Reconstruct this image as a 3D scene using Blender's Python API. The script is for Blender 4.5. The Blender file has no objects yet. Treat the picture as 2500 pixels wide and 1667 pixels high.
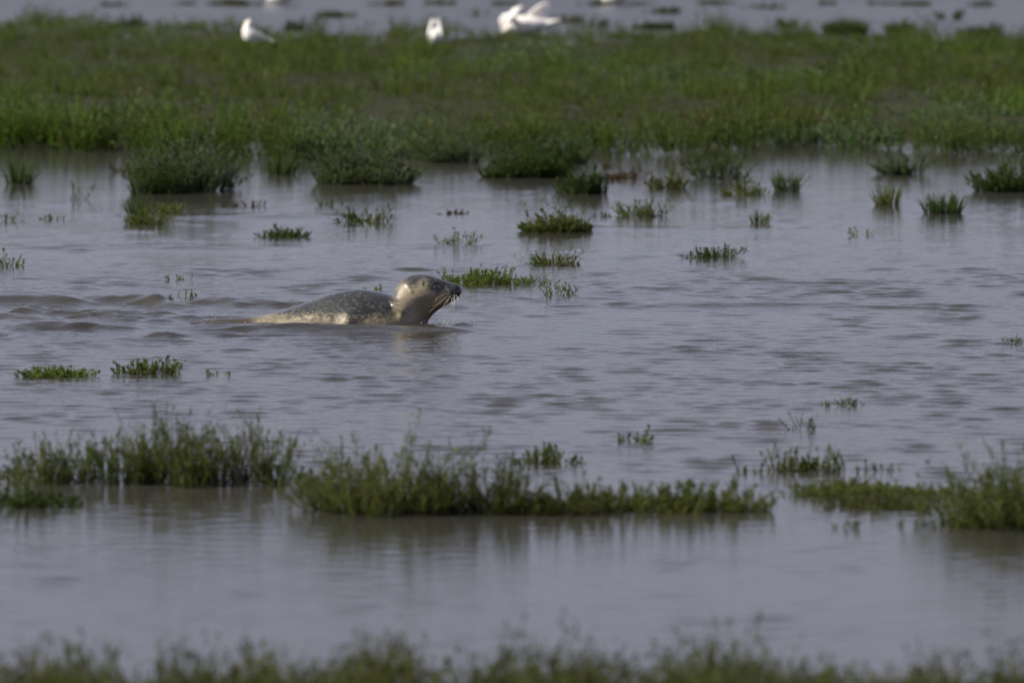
import bpy, math, random
import numpy as np
from mathutils import Vector
rad = math.radians
sc = bpy.context.scene

# ------------------------------------------------------------------ camera, sky, sun, exposure
F_PX, CAM_H, Y_HOR = 20000.0, 3.0, -710.0          # focal length and horizon row for a 2500 px wide frame
PITCH = math.atan((833.5 - Y_HOR) / F_PX)
cam = bpy.data.cameras.new('camera'); cam_o = bpy.data.objects.new('camera', cam)
sc.collection.objects.link(cam_o); sc.camera = cam_o
cam_o.location = (0, 0, CAM_H); cam_o.rotation_euler = (math.pi / 2 - PITCH, 0, 0)
cam.sensor_width = 36; cam.lens = F_PX / 2500 * 36; cam.clip_start = 0.5; cam.clip_end = 12000
cam.dof.use_dof = True; cam.dof.focus_distance = 40.2; cam.dof.aperture_fstop = 288.0 / 76.0
SUN_EL, SUN_AZ = 40.0, -99.0                       # azimuth from +Y towards +X
sd = Vector((math.sin(rad(SUN_AZ)) * math.cos(rad(SUN_EL)), math.cos(rad(SUN_AZ)) * math.cos(rad(SUN_EL)), math.sin(rad(SUN_EL))))
world = bpy.data.worlds.new('World'); sc.world = world; world.use_nodes = True
nt = world.node_tree
sky = nt.nodes.new('ShaderNodeTexSky'); sky.sky_type = 'NISHITA'; sky.sun_disc = False
sky.sun_elevation = rad(SUN_EL); sky.sun_rotation = rad(SUN_AZ)
sky.air_density = 1.0; sky.dust_density = 1.0; sky.ozone_density = 2.0
bg = nt.nodes['Background']; bg.inputs[1].default_value = 0.058
veil = nt.nodes.new('ShaderNodeHueSaturation'); veil.inputs['Saturation'].default_value = 0.30    # thin high cloud greys the blue
veil2 = nt.nodes.new('ShaderNodeMix'); veil2.data_type = 'RGBA'; veil2.blend_type = 'MULTIPLY'; veil2.inputs[0].default_value = 1.0
veil2.inputs[7].default_value = (0.965, 0.955, 1.19, 1)
nt.links.new(sky.outputs[0], veil.inputs['Color']); nt.links.new(veil.outputs[0], veil2.inputs[6]); nt.links.new(veil2.outputs[2], bg.inputs[0])
sun = bpy.data.lights.new('sun', 'SUN'); sun.energy = 5.0; sun.angle = rad(0.6); sun.color = (1.0, 0.92, 0.78)
sun_o = bpy.data.objects.new('sun', sun); sc.collection.objects.link(sun_o)
sun_o.rotation_euler = (-sd).to_track_quat('-Z', 'Y').to_euler(); sun_o.location = (-20, -10, 30)
vs = sc.view_settings; vs.view_transform = 'Standard'; vs.look = 'None'; vs.exposure = 0.66; vs.gamma = 1; vs.use_curve_mapping = False

# ------------------------------------------------------------------ helpers
KD = 2500.0 / 2352.0                               # measuring sheet width -> photograph width
def row_dist(y): return CAM_H / math.tan(PITCH + math.atan((y - 833.5) / F_PX))
def dist_row(D): return 833.5 + F_PX * math.tan(math.atan(CAM_H / D) - PITCH)
def gpt(x, y):
    """point on the water where the photograph shows (x, y)"""
    D = row_dist(y); return ((x - 1250) * D / F_PX, D)
def link(o, parent=None):
    sc.collection.objects.link(o)
    if parent: o.parent = parent
    return o
def tag(o, label=None, cat=None, group=None, kind=None):
    for k, v in (('label', label), ('category', cat), ('group', group), ('kind', kind)):
        if v: o[k] = v
    return o
def empty(name, loc, label, cat, group=None):
    o = bpy.data.objects.new(name, None); o.location = loc; o.empty_display_size = 0.05
    return tag(link(o), label, cat, group)
def mesh_np(name, v, quads, mat, parent=None, col=None, smooth=False, tris=None, attrs=None):
    me = bpy.data.meshes.new(name)
    v = np.asarray(v, np.float32); quads = np.asarray(quads, np.int32).reshape(-1, 4)
    nq = len(quads); tris = np.zeros((0, 3), np.int32) if tris is None else np.asarray(tris, np.int32).reshape(-1, 3)
    nl = nq * 4 + len(tris) * 3
    me.vertices.add(len(v)); me.vertices.foreach_set('co', v.ravel())
    me.loops.add(nl); me.loops.foreach_set('vertex_index', np.concatenate([quads.ravel(), tris.ravel()]))
    me.polygons.add(nq + len(tris))
    st = np.concatenate([np.arange(nq) * 4, nq * 4 + np.arange(len(tris)) * 3]).astype(np.int32)
    me.polygons.foreach_set('loop_start', st)
    if smooth: me.polygons.foreach_set('use_smooth', np.ones(nq + len(tris), bool))
    me.update(calc_edges=True)
    if col is not None:
        a = me.color_attributes.new('tint', 'FLOAT_COLOR', 'POINT')
        c = np.ones((len(v), 4), np.float32); c[:, :3] = col; a.data.foreach_set('color', c.ravel())
    for k, w in (attrs or {}).items():
        a = me.attributes.new(k, 'FLOAT', 'POINT'); a.data.foreach_set('value', np.asarray(w, np.float32))
    me.validate()
    if mat: me.materials.append(mat)
    o = bpy.data.objects.new(name, me)
    return link(o, parent)
def new_mat(name):
    m = bpy.data.materials.new(name); m.use_nodes = True
    return m, m.node_tree, m.node_tree.nodes['Principled BSDF']
def N(t, typ, **kw):
    n = t.nodes.new(typ)
    for k, v in kw.items():
        if hasattr(n, k): setattr(n, k, v)
        else: n.inputs[k.replace('_', ' ')].default_value = v
    return n
def ramp(t, src, stops, interp='LINEAR'):
    r = t.nodes.new('ShaderNodeValToRGB'); r.color_ramp.interpolation = interp
    while len(r.color_ramp.elements) < len(stops): r.color_ramp.elements.new(0.5)
    for e, (p, c) in zip(r.color_ramp.elements, stops):
        e.position = p; e.color = (*(c if hasattr(c, '__len__') else (c, c, c)), 1)
    t.links.new(src, r.inputs[0]); return r
def mix(t, fac, a, b, mode='MIX'):
    m = t.nodes.new('ShaderNodeMix'); m.data_type = 'RGBA'; m.blend_type = mode
    for s, v in ((m.inputs[0], fac), (m.inputs[6], a), (m.inputs[7], b)):
        if hasattr(v, 'is_linked'): t.links.new(v, s)
        elif hasattr(v, '__len__'): s.default_value = (*v, 1)
        else: s.default_value = v
    return m.outputs[2]
def noise(t, vec, scale, detail=3, rough=0.55):
    n = N(t, 'ShaderNodeTexNoise'); n.inputs['Scale'].default_value = scale
    n.inputs['Detail'].default_value = detail; n.inputs['Roughness'].default_value = rough
    t.links.new(vec, n.inputs['Vector']); return n.outputs['Fac']
def attr(t, name):
    a = t.nodes.new('ShaderNodeAttribute'); a.attribute_name = name; return a
def vnoise(x, y, seed, freq):
    """smooth value noise 0..1 on arrays"""
    r = np.random.RandomState(seed); tab = r.rand(64, 64)
    fx, fy = x * freq, y * freq
    ix, iy = np.floor(fx).astype(int), np.floor(fy).astype(int)
    u, w = fx - ix, fy - iy
    u = u * u * (3 - 2 * u); w = w * w * (3 - 2 * w)
    g = lambda a, b: tab[a % 64, b % 64]
    return (g(ix, iy) * (1 - u) + g(ix + 1, iy) * u) * (1 - w) + (g(ix, iy + 1) * (1 - u) + g(ix + 1, iy + 1) * u) * w
def sstep(a, b, x):
    t = np.clip((x - a) / (b - a), 0, 1); return t * t * (3 - 2 * t)

# ------------------------------------------------------------------ materials
def mat_water():
    m, t, b = new_mat('muddy_water')
    g = N(t, 'ShaderNodeNewGeometry')
    mp = N(t, 'ShaderNodeMapping'); mp.inputs['Scale'].default_value = (0.75, 1, 1); t.links.new(g.outputs['Position'], mp.inputs[0])
    n1 = noise(t, mp.outputs[0], 0.5, 3)
    c = ramp(t, n1, [(0.3, (0.028, 0.027, 0.023)), (0.7, (0.040, 0.038, 0.032))])
    t.links.new(c.outputs[0], b.inputs['Base Color'])
    t.links.new(attr(t, 'ruffle').outputs['Fac'], b.inputs['Roughness']); b.inputs['IOR'].default_value = 1.333
    a = attr(t, 'chop')
    n2 = noise(t, mp.outputs[0], 26.0, 2)
    bp = N(t, 'ShaderNodeBump'); bp.inputs['Distance'].default_value = 0.006
    mu = N(t, 'ShaderNodeMath', operation='MULTIPLY'); mu.inputs[1].default_value = 0.55; t.links.new(a.outputs['Fac'], mu.inputs[0])
    t.links.new(mu.outputs[0], bp.inputs['Strength']); t.links.new(n2, bp.inputs['Height'])
    t.links.new(bp.outputs[0], b.inputs['Normal'])
    return m
def mat_leaf(name='leaf', trans=0.3):
    m, t, b = new_mat(name)
    a = attr(t, 'tint')
    b.inputs['Roughness'].default_value = 0.6; b.inputs['Specular IOR Level'].default_value = 0.10
    t.links.new(a.outputs['Color'], b.inputs['Base Color'])
    tr = N(t, 'ShaderNodeBsdfTranslucent')
    c = mix(t, 1.0, a.outputs['Color'], (1.25, 1.35, 0.6), 'MULTIPLY'); t.links.new(c, tr.inputs[0])
    ms = N(t, 'ShaderNodeMixShader'); ms.inputs[0].default_value = trans
    t.links.new(b.outputs[0], ms.inputs[1]); t.links.new(tr.outputs[0], ms.inputs[2])
    t.links.new(ms.outputs[0], t.nodes['Material Output'].inputs['Surface'])
    return m
def mat_mud():
    m, t, b = new_mat('mud')
    g = N(t, 'ShaderNodeNewGeometry')
    c = ramp(t, noise(t, g.outputs['Position'], 3.0, 5), [(0.3, (0.016, 0.018, 0.009)), (0.7, (0.032, 0.032, 0.017))])
    t.links.new(c.outputs[0], b.inputs['Base Color']); b.inputs['Roughness'].default_value = 0.9; b.inputs['Specular IOR Level'].default_value = 0.1
    bp = N(t, 'ShaderNodeBump'); bp.inputs['Distance'].default_value = 0.02
    t.links.new(noise(t, g.outputs['Position'], 14, 4), bp.inputs['Height']); t.links.new(bp.outputs[0], b.inputs['Normal'])
    return m
def mat_plain(name, col, rough=0.5, var=0.15, scale=20, coat=0.0):
    m, t, b = new_mat(name)
    g = N(t, 'ShaderNodeTexCoord')
    c = ramp(t, noise(t, g.outputs['Object'], scale, 3), [(0.25, tuple(x * (1 - var) for x in col)), (0.75, tuple(min(1, x * (1 + var)) for x in col))])
    t.links.new(c.outputs[0], b.inputs['Base Color']); b.inputs['Roughness'].default_value = rough
    b.inputs['Coat Weight'].default_value = coat; b.inputs['Coat Roughness'].default_value = 0.1
    return m
M_WATER, M_LEAF, M_STEM, M_MUD = mat_water(), mat_leaf('leaf', 0.42), mat_leaf('stem', 0.05), mat_mud()

# ------------------------------------------------------------------ the setting: water
WAVE_LINES = [  # photograph px polyline, half width m, height m, break-up
    ([(-160, 736), (-40, 735), (120, 739), (250, 743)], .075, 0.057, .5), ([(60, 730), (160, 733), (280, 737)], .06, 0.029, .6),
    ([(200, 734), (300, 737), (400, 742)], .06, 0.047, .5), ([(325, 735), (360, 737), (420, 748), (480, 751)], .05, 0.039, .4),
    ([(470, 742), (520, 736), (560, 741), (600, 747)], .055, 0.047, .4), ([(550, 738), (590, 736), (640, 742), (690, 748)], .05, 0.044, .4),
    ([(620, 737), (680, 738), (740, 746), (790, 753)], .05, 0.036, .4), ([(40, 762), (80, 758), (130, 760)], .045, 0.042, .2),
    ([(100, 764), (200, 764), (320, 765), (420, 767)], .04, 0.029, .7), ([(190, 775), (240, 769), (300, 777)], .045, 0.044, .3),
    ([(-60, 776), (60, 778), (150, 776)], .05, 0.029, .8), ([(250, 784), (340, 782), (420, 785)], .04, 0.029, .7), ([(330, 771), (400, 772), (460, 776)], .04, 0.023, .7),
    ([(380, 776), (430, 778), (480, 776)], .04, 0.023, .6), ([(20, 803), (90, 800), (150, 798), (200, 803)], .07, 0.044, .2), ([(180, 799), (260, 801), (340, 803)], .05, 0.026, .5),
    ([(360, 822), (395, 820), (430, 823)], .05, 0.029, .3),
    ([(405, 801), (480, 801), (560, 803), (700, 803), (880, 804), (1000, 806), (1090, 805), (1150, 800)], .075, .036, .15),
    ([(455, 779), (520, 775), (580, 776), (640, 775)], .07, .018, .4),
    ([(520, 789), (570, 787), (640, 787), (690, 790)], .05, .006, .5),
    ([(1020, 801), (1060, 797), (1110, 793), (1150, 791), (1185, 794)], .05, .022, .9),
    ([(-60, 604), (120, 603), (300, 604), (480, 605), (720, 606)], .12, .020, .6),
    ([(420, 531), (600, 529), (700, 530), (900, 532)], .15, .022, .5),
    ([(980, 604), (1080, 603), (1200, 604)], .10, .020, .4),
    ([(1320, 746), (1520, 742), (1600, 745), (1900, 744), (2020, 743), (2200, 747), (2480, 750)], .10, .024, .6),
    ([(1380, 556), (1700, 562), (2100, 560)], .16, .010, .7),
    ([(1150, 690), (1500, 683), (1950, 685), (2500, 688)], .13, .012, .8),
    ([(1150, 848), (1600, 856), (2000, 860), (2400, 868)], .12, .012, .9),
]
def chop_at(X, D):
    c = 0.50 + 0.50 * sstep(30.0, 33.5, D)
    c *= 1 - 0.45 * sstep(41.5, 47.0, D)
    c *= 1 - 0.15 * sstep(47.0, 54.0, D)
    c = c * (1 + 2.5 * sstep(72, 77, D))
    return c * (0.55 + 0.9 * vnoise(X + 40, D * 0.6 + 7, 5, 0.45))
def build_water():
    rows = [19.0]
    while rows[-1] < 102:
        D = rows[-1]; rows.append(D + (.25 if D < 24.4 else .034 if D < 31 else .022 if D < 44 else .05 if D < 51 else .14))
    Dv = np.array(rows); ncol = 270
    U = np.linspace(-1, 1, ncol)
    D = np.repeat(Dv[:, None], ncol, 1); half = 0.080 * Dv + 0.6
    X = U[None, :] * half[:, None]
    r = np.random.RandomState(3)
    Z = np.zeros_like(X); chop = chop_at(X, D)
    comps = []
    for i in range(64):
        lam = math.exp(r.uniform(math.log(0.085), math.log(0.22)))
        th = r.normal(rad(5), rad(27)); k = 2 * math.pi / lam
        comps.append((k * math.sin(th), k * math.cos(th), r.uniform(0, 6.28), 1.0 / k * (lam / 0.3) ** 0.15))
    HX, HD = np.zeros_like(X), np.zeros_like(X)
    for kx, ky, ph, a in comps:
        th = kx * X + ky * D + ph; k = math.hypot(kx, ky); cth = a * np.cos(th)
        Z += a * np.sin(th); HX += cth * kx / k; HD += cth * ky / k
    Z *= 0.057 / math.sqrt(32)                  # slope rms
    Z += 20.0 * np.maximum(Z, 0) ** 2               # steeper crests
    patch = (0.45 + 1.8 * np.clip(vnoise(X * .8 + 60, D * .55 + 20, 15, 4.6), 0, 1) ** 1.7)
    Z *= chop * patch; nrm = 0.057 / math.sqrt(32) * chop * patch * 2.0; HX *= nrm; HD *= nrm   # crests drawn together
    wob = vnoise(X + 9, D * .6 + 3, 11, 3.6); wob2 = vnoise(X + 3, D + 1, 12, 5.5)
    boost = np.zeros_like(Z)
    for pts, sg, amp, br in WAVE_LINES:
        P = [gpt(*p) for p in pts]
        d0, d1 = min(p[1] for p in P) - 1.2, max(p[1] for p in P) + 1.2
        i0, i1 = np.searchsorted(Dv, d0), np.searchsorted(Dv, d1)
        xs, ds = X[i0:i1], D[i0:i1]
        best = np.full(xs.shape, 1e9); par = np.zeros(xs.shape); tot = 0
        L = [math.dist(a, b) for a, b in zip(P, P[1:])]; TL = sum(L)
        for (a, b), l in zip(zip(P, P[1:]), L):
            ux, uy = (b[0] - a[0]) / l, (b[1] - a[1]) / l
            t = np.clip((xs - a[0]) * ux + (ds - a[1]) * uy, 0, l)
            dd = np.hypot(xs - a[0] - t * ux, ds - a[1] - t * uy)
            k = dd < best; best = np.where(k, dd, best); par = np.where(k, (tot + t) / TL, par); tot += l
        w = wob[i0:i1] * 0.55 + wob2[i0:i1] * 0.45
        shape = np.exp(-best ** 2 / (2 * sg * sg)) - 0.25 * np.exp(-best ** 2 / (2 * (2 * sg) ** 2))
        e = np.sin(np.clip(par, 0, 1) * math.pi) ** 0.45
        Z[i0:i1] += amp * shape * e * (1 - br + br * 2.0 * np.clip(w - 0.15, 0, 1))
        boost[i0:i1] = np.maximum(boost[i0:i1], np.exp(-best ** 2 / (2 * (2.5 * sg) ** 2)) * e)
    # foam-scale turbulence round the bow and the tail
    for (px, py), rx, ry, amp in (((1100, 795), .16, .12, .010), ((560, 787), .22, .10, .004), ((330, 772), .5, .35, .006), ((120, 772), .5, .35, .006)):
        cx, cy = gpt(px, py); k = np.exp(-((X - cx) / rx) ** 2 - ((D - cy) / ry) ** 2)
        Z += k * amp * (vnoise(X + 2, D * .8, 21, 17) - 0.5) * 2; boost = np.maximum(boost, k)
    edge = sstep(0, 0.06, 1 - np.abs(U))[None, :] * (sstep(19, 20.5, Dv) * (1 - sstep(97, 101, Dv)))[:, None]
    Z *= edge
    chop = np.clip(chop + boost * 0.3, 0, 2.2)
    X = X + HX * edge; D = D + HD * edge
    n = len(Dv)
    v = np.stack([X, D, Z], -1).reshape(-1, 3)
    idx = np.arange(n * ncol).reshape(n, ncol)
    q = np.stack([idx[:-1, :-1], idx[:-1, 1:], idx[1:, 1:], idx[1:, :-1]], -1).reshape(-1, 4)
    far = np.array([[-3000, -60, 0], [3000, -60, 0], [6000, 9000, 0], [-6000, 9000, 0]], float)
    b0 = len(v); v = np.concatenate([v, far])
    c00, c01, c10, c11 = idx[0, 0], idx[0, -1], idx[-1, 0], idx[-1, -1]
    q = np.concatenate([q, [[b0, b0 + 1, c01, c00], [b0 + 1, b0 + 2, c11, c01], [b0 + 2, b0 + 3, c10, c11], [b0 + 3, b0, c00, c10]]])
    ch = np.concatenate([chop.ravel(), np.full(4, 0.3)])
    rg = np.concatenate([(.05 + .06 * sstep(32, 30, D) + .05 * sstep(46, 52, D) + .15 * sstep(70, 78, D)).ravel(), np.full(4, .2)])
    o = mesh_np('water', v, q, M_WATER, smooth=True, attrs={'chop': ch, 'ruffle': rg})
    tag(o, 'flooded muddy saltmarsh water, grey with small ripples', kind='structure')
build_water()

# ------------------------------------------------------------------ plants
G = lambda *c: np.array(c, float)
PAL = {  # base colours (linear)
    'green':  [G(.105, .130, .036), G(.125, .145, .046), G(.085, .112, .032), G(.135, .140, .048)],
    'bright': [G(.135, .185, .042), G(.110, .160, .036), G(.165, .200, .058)],
    'dark':   [G(.055, .090, .024), G(.066, .102, .028), G(.080, .112, .034)],
    'grey':   [G(.085, .110, .062), G(.105, .125, .075), G(.070, .095, .048), G(.080, .115, .040)],
    'olive':  [G(.094, .104, .034), G(.106, .114, .040), G(.078, .096, .030), G(.096, .102, .036), G(.088, .110, .030)],
    'brown':  [G(.090, .060, .040), G(.070, .048, .032), G(.110, .080, .052)],
}
for _k in PAL: PAL[_k] = [c * {'green': .76, 'olive': .64, 'grey': .78}.get(_k, .66) * G(.96, .97, 1.18) for c in PAL[_k]]
def shoots(rng, n, w, d, h, lean=.2, rnd=.2, nb=4, nl=12, ll=.014, lw=.0035, pal='green', dome=.6, bl=.35, droop=.05, spike=.25, stem=.0016, lump=0):
    """leafy shoots in an elliptical clump; returns leaf and stem arrays (verts, quads, colours)"""
    a = rng.uniform(0, 2 * math.pi, n); r = np.sqrt(rng.uniform(0, 1, n))
    B = np.stack([r * np.cos(a) * w / 2, r * np.sin(a) * d / 2, np.full(n, -0.05)], 1)
    top = 1 - dome * r ** 2
    if lump:                                        # gathered into rounded sub-clumps of their own heights
        k = max(2, int(round(w / lump)) + int(round(d / lump)) - 1)
        lx = np.linspace(-1, 1, k) * max(.3, 1 - lump * .55 / w) + rng.normal(0, .25 / k, k); ly = rng.uniform(-.8, .8, k) * np.sqrt(np.clip(1 - lx ** 2, .1, 1))
        lc = np.stack([lx * w / 2, ly * d / 2], 1); lh = (1 - .8 * dome * lx ** 2) * rng.uniform(.6, 1.12, k); lh[k // 2] = 1.08
        li = rng.randint(0, k, n); R_ = lump * rng.uniform(.75, 1.25, k)[li] * .75
        B[:, 0] = lc[li, 0] + r * np.cos(a) * R_; B[:, 1] = lc[li, 1] + r * np.sin(a) * R_ * .9
        top = lh[li] * (1 - dome * r ** 2)
    hh = h * top * (.60 + .45 * rng.uniform(0, 1, n))
    tall = rng.uniform(0, 1, n) < spike * 0.3; hh = np.where(tall, np.minimum(hh * 1.35, h * 1.1), hh)
    hh = np.where(rng.uniform(0, 1, n) < .3, hh * rng.uniform(.3, .6, n), hh)      # young shoots low in the clump
    ra = rng.uniform(0, 2 * math.pi, n); rr = rng.normal(0, rnd, n)
    di = np.stack([lean * r * np.cos(a) + rr * np.cos(ra), lean * r * np.sin(a) + rr * np.sin(ra), np.ones(n)], 1)
    di /= np.linalg.norm(di, axis=1)[:, None]
    L = (hh + .05) / np.maximum(di[:, 2], .35)
    bend = np.stack([rng.normal(0, .12, n), rng.normal(0, .12, n), -np.abs(rng.normal(0, droop, n))], 1)
    cols = np.array(PAL[pal]); ci = rng.randint(0, len(cols), n)
    C = cols[ci] * rng.uniform(.8, 1.22, (n, 1)) * rng.uniform(.94, 1.06, (n, 3))
    S = [(B, di, L, bend, C, np.ones(n))]
    if nb:
        m = n * nb; pi = np.repeat(np.arange(n), nb); t = .06 + .88 * rng.uniform(0, 1, m) ** .85
        Bp = B[pi] + L[pi, None] * (di[pi] * t[:, None] + bend[pi] * (t ** 2)[:, None])
        az = rng.uniform(0, 2 * math.pi, m); el = rng.uniform(.5, 1.3, m)
        d2 = di[pi] * 0.6 + np.stack([np.cos(az) * np.cos(el), np.sin(az) * np.cos(el), np.sin(el)], 1) * .8
        d2 /= np.linalg.norm(d2, axis=1)[:, None]
        L2 = L[pi] * bl * (1.05 - t) * rng.uniform(.6, 1.3, m) + .006
        b2 = np.stack([rng.normal(0, .1, m), rng.normal(0, .1, m), rng.uniform(-.05, .25, m)], 1)
        S.append((Bp, d2, L2, b2, C[pi] * rng.uniform(.88, 1.15, (m, 1)), np.full(m, .6)))
    lv, lc, sv, sq, scx = [], [], [], [], []; so = 0
    for lev, (b, dd, l, be, c, k) in enumerate(S):
        m = len(b); per = nl if lev == 0 else max(3, int(nl * .6))
        t = (np.arange(per)[None, :] + rng.uniform(0, 1, (m, per))) / per
        
        P = b[:, None] + l[:, None, None] * (dd[:, None] * t[..., None] + be[:, None] * (t ** 2)[..., None])
        T = dd[:, None] + 2 * be[:, None] * t[..., None]; T /= np.linalg.norm(T, axis=2, keepdims=True)
        rv = rng.normal(0, 1, (m, per, 3)); R = np.cross(T, rv); R /= np.linalg.norm(R, axis=2, keepdims=True) + 1e-9
        ang = rng.uniform(.35, 1.0, (m, per, 1)) * (1 - .35 * t[..., None])
        ld = T * np.cos(ang) + R * np.sin(ang)
        ln = ll * rng.uniform(.6, 1.25, (m, per, 1)) * (1.1 - .5 * t[..., None]) * (1 if lev == 0 else .85)
        sd_ = np.cross(ld, rng.normal(0, 1, (m, per, 3))); sd_ /= np.linalg.norm(sd_, axis=2, keepdims=True) + 1e-9
        hw = lw / 2 * rng.uniform(.7, 1.3, (m, per, 1))
        Q = np.stack([P, P + ld * ln * .5 + sd_ * hw, P + ld * ln, P + ld * ln * .5 - sd_ * hw], 2)
        lv.append(Q.reshape(-1, 3))
        cc = c[:, None] * (.9 + .22 * t[..., None]) * rng.uniform(.85, 1.15, (m, per, 1))
        lc.append(np.repeat(cc.reshape(-1, 3), 4, 0))
        if lev: continue
        ns = 3
        tt = np.linspace(0, 1, ns)
        P = b[:, None] + l[:, None, None] * (dd[:, None] * tt[None, :, None] + be[:, None] * (tt ** 2)[None, :, None])
        rr_ = stem * k[:, None] * (1.15 - .8 * tt)[None]
        an = np.array([0, 2.094, 4.189]); ring = np.stack([np.cos(an), np.sin(an), 0 * an], 1)
        V = P[:, :, None] + rr_[..., None, None] * ring[None, None]
        sv.append(V.reshape(-1, 3)); scx.append(np.repeat(c * np.array([.95, .85, .8]), ns * 3, 0))
        base = so + (np.arange(m) * ns * 3)[:, None, None]; j = np.arange(ns - 1)[None, :, None] * 3; s = np.arange(3)[None, None]
        s1 = (s + 1) % 3
        sq.append(np.stack([base + j + s, base + j + s1, base + j + 3 + s1, base + j + 3 + s], -1).reshape(-1, 4)); so += m * ns * 3
    lv = np.concatenate(lv); nq = len(lv) // 4
    return (lv, np.arange(nq * 4).reshape(-1, 4), np.concatenate(lc)), (np.concatenate(sv), np.concatenate(sq), np.concatenate(scx))
def blades(rng, n, w, d, h, lean=.5, bw=.005, pal='dark', dome=.35):
    """narrow curved leaves rising from a tussock"""
    a = rng.uniform(0, 2 * math.pi, n); r = np.sqrt(rng.uniform(0, 1, n))
    B = np.stack([r * np.cos(a) * w / 2 * .9, r * np.sin(a) * d / 2 * .9, np.full(n, -.02)], 1)
    hh = h * (1 - dome * r ** 2) * rng.uniform(.6, 1.15, n) + .02
    ra = rng.uniform(0, 6.28, n); rr = rng.normal(0, .16, n)
    di = np.stack([lean * r * np.cos(a) * .5 + rr * np.cos(ra), lean * r * np.sin(a) * .5 + rr * np.sin(ra), np.ones(n)], 1)
    be = np.stack([di[:, 0] * .5, di[:, 1] * .5, -np.abs(rng.normal(0, .06, n))], 1)
    ns = 4; t = np.linspace(0, 1, ns)
    P = B[:, None] + hh[:, None, None] * (di[:, None] * t[None, :, None] + be[:, None] * (t ** 2)[None, :, None])
    az = rng.uniform(0, 6.28, n); sdv = np.stack([np.cos(az), np.sin(az), 0 * az], 1)
    wd = bw * rng.uniform(.6, 1.2, n)[:, None] * np.array([.7, 1, .75, .12])[None] / 2
    V = np.stack([P - sdv[:, None] * wd[..., None], P + sdv[:, None] * wd[..., None]], 2)
    cols = np.array(PAL[pal]); C = cols[rng.randint(0, len(cols), n)] * rng.uniform(.75, 1.25, (n, 1))
    C = C[:, None, None] * (.9 + .25 * t)[None, :, None, None] * np.ones((1, 1, 2, 1))
    base = (np.arange(n) * ns * 2)[:, None]; j = np.arange(ns - 1)[None] * 2
    q = np.stack([base + j, base + j + 1, base + j + 3, base + j + 2], -1).reshape(-1, 4)
    return V.reshape(-1, 3), q, C.reshape(-1, 3)

KIND = {  # density of mains per m2, shoot settings
    'glasswort': (1700, dict(lean=.30, rnd=.12, nb=8, nl=18, ll=.013, lw=.0044, dome=.40, bl=.32, spike=.6, lump=.10)),
    'seablite':  (1150, dict(lean=.85, rnd=.26, nb=8, nl=16, ll=.016, lw=.0050, dome=.55, bl=.40, spike=.05, lump=.11)),
    'purslane':  (850, dict(lean=.85, rnd=.32, nb=7, nl=13, ll=.021, lw=.0075, dome=.48, bl=.42, spike=.12, lump=.13)),
    'sprig':     (700, dict(lean=.8, rnd=.45, nb=3, nl=12, ll=.020, lw=.0042, dome=.3, bl=.45, spike=.5)),
    'mat':       (1300, dict(lean=.9, rnd=.6, nb=5, nl=13, ll=.016, lw=.0046, dome=.5, bl=.45, spike=.25, lump=.075)),
}
NAME = {'glasswort': 'glasswort_plant', 'seablite': 'seablite_bush', 'purslane': 'purslane_bush', 'sprig': 'marsh_sprig', 'mat': 'glasswort_mat', 'tuft': 'grass_tussock', 'twig': 'dead_plant'}
SEED = [100]
def plant(kind, cx, by, w, h, label, group, pal='green', dens=1.0, depth=.75, name=None, **over):
    """cx, by: where the middle of the near foot shows on the measuring sheet; w, h its size there"""
    SEED[0] += 1; rng = np.random.RandomState(SEED[0])
    X0, D0 = gpt(cx * KD, by * KD); s = D0 / F_PX * KD
    W, H = w * s * (.78 if group in (gE, gM) else 1), h * s * (1.3 if group in (gE, gM) else 1.1); dd = min(W * depth, .6)
    loc = (X0 * (D0 + dd / 2) / D0, D0 + dd / 2, 0)
    o = empty(name or NAME[kind], loc, label, 'plant', group)
    lod = max(1.0, D0 / 42.0)
    if kind == 'tuft':
        n = int(max(30, min(1100, W * dd * .785 * 9000 * dens / lod)))
        v, q, c = blades(rng, n, W, dd, H, pal=pal, bw=.0055 * lod)
        tag(mesh_np('foliage', v, q, M_LEAF, o, c), kind='stuff')
        (lv, lq, lc), (sv, sq_, sc_) = shoots(rng, max(3, n // 22), W * .85, dd * .85, H * .9, pal=pal, nb=3, nl=10, ll=.018, lw=.006, dome=.3)
        lv2 = tag(mesh_np('shoot_cluster', lv, lq, M_LEAF, o, lc), kind='stuff')
        return o
    base, kw = KIND[kind]; kw = dict(kw); kw.update(over)
    kw['ll'] *= lod ** .7; kw['lw'] *= lod
    dens *= 1.8 if group in (gE, gM) and kind != 'sprig' else 1
    n = int(max(7, min(500, W * dd * .785 * base * 2.2 * dens / lod ** .8)))
    (lv, lq, lc), (sv, sq_, scl) = shoots(rng, n, W * .9, dd, H, pal=pal, **kw)
    tag(mesh_np('foliage', lv, lq, M_LEAF, o, lc), kind='stuff')
    tag(mesh_np('stem_cluster', sv, sq_, M_STEM, o, scl), kind='stuff')
    return o

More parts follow.
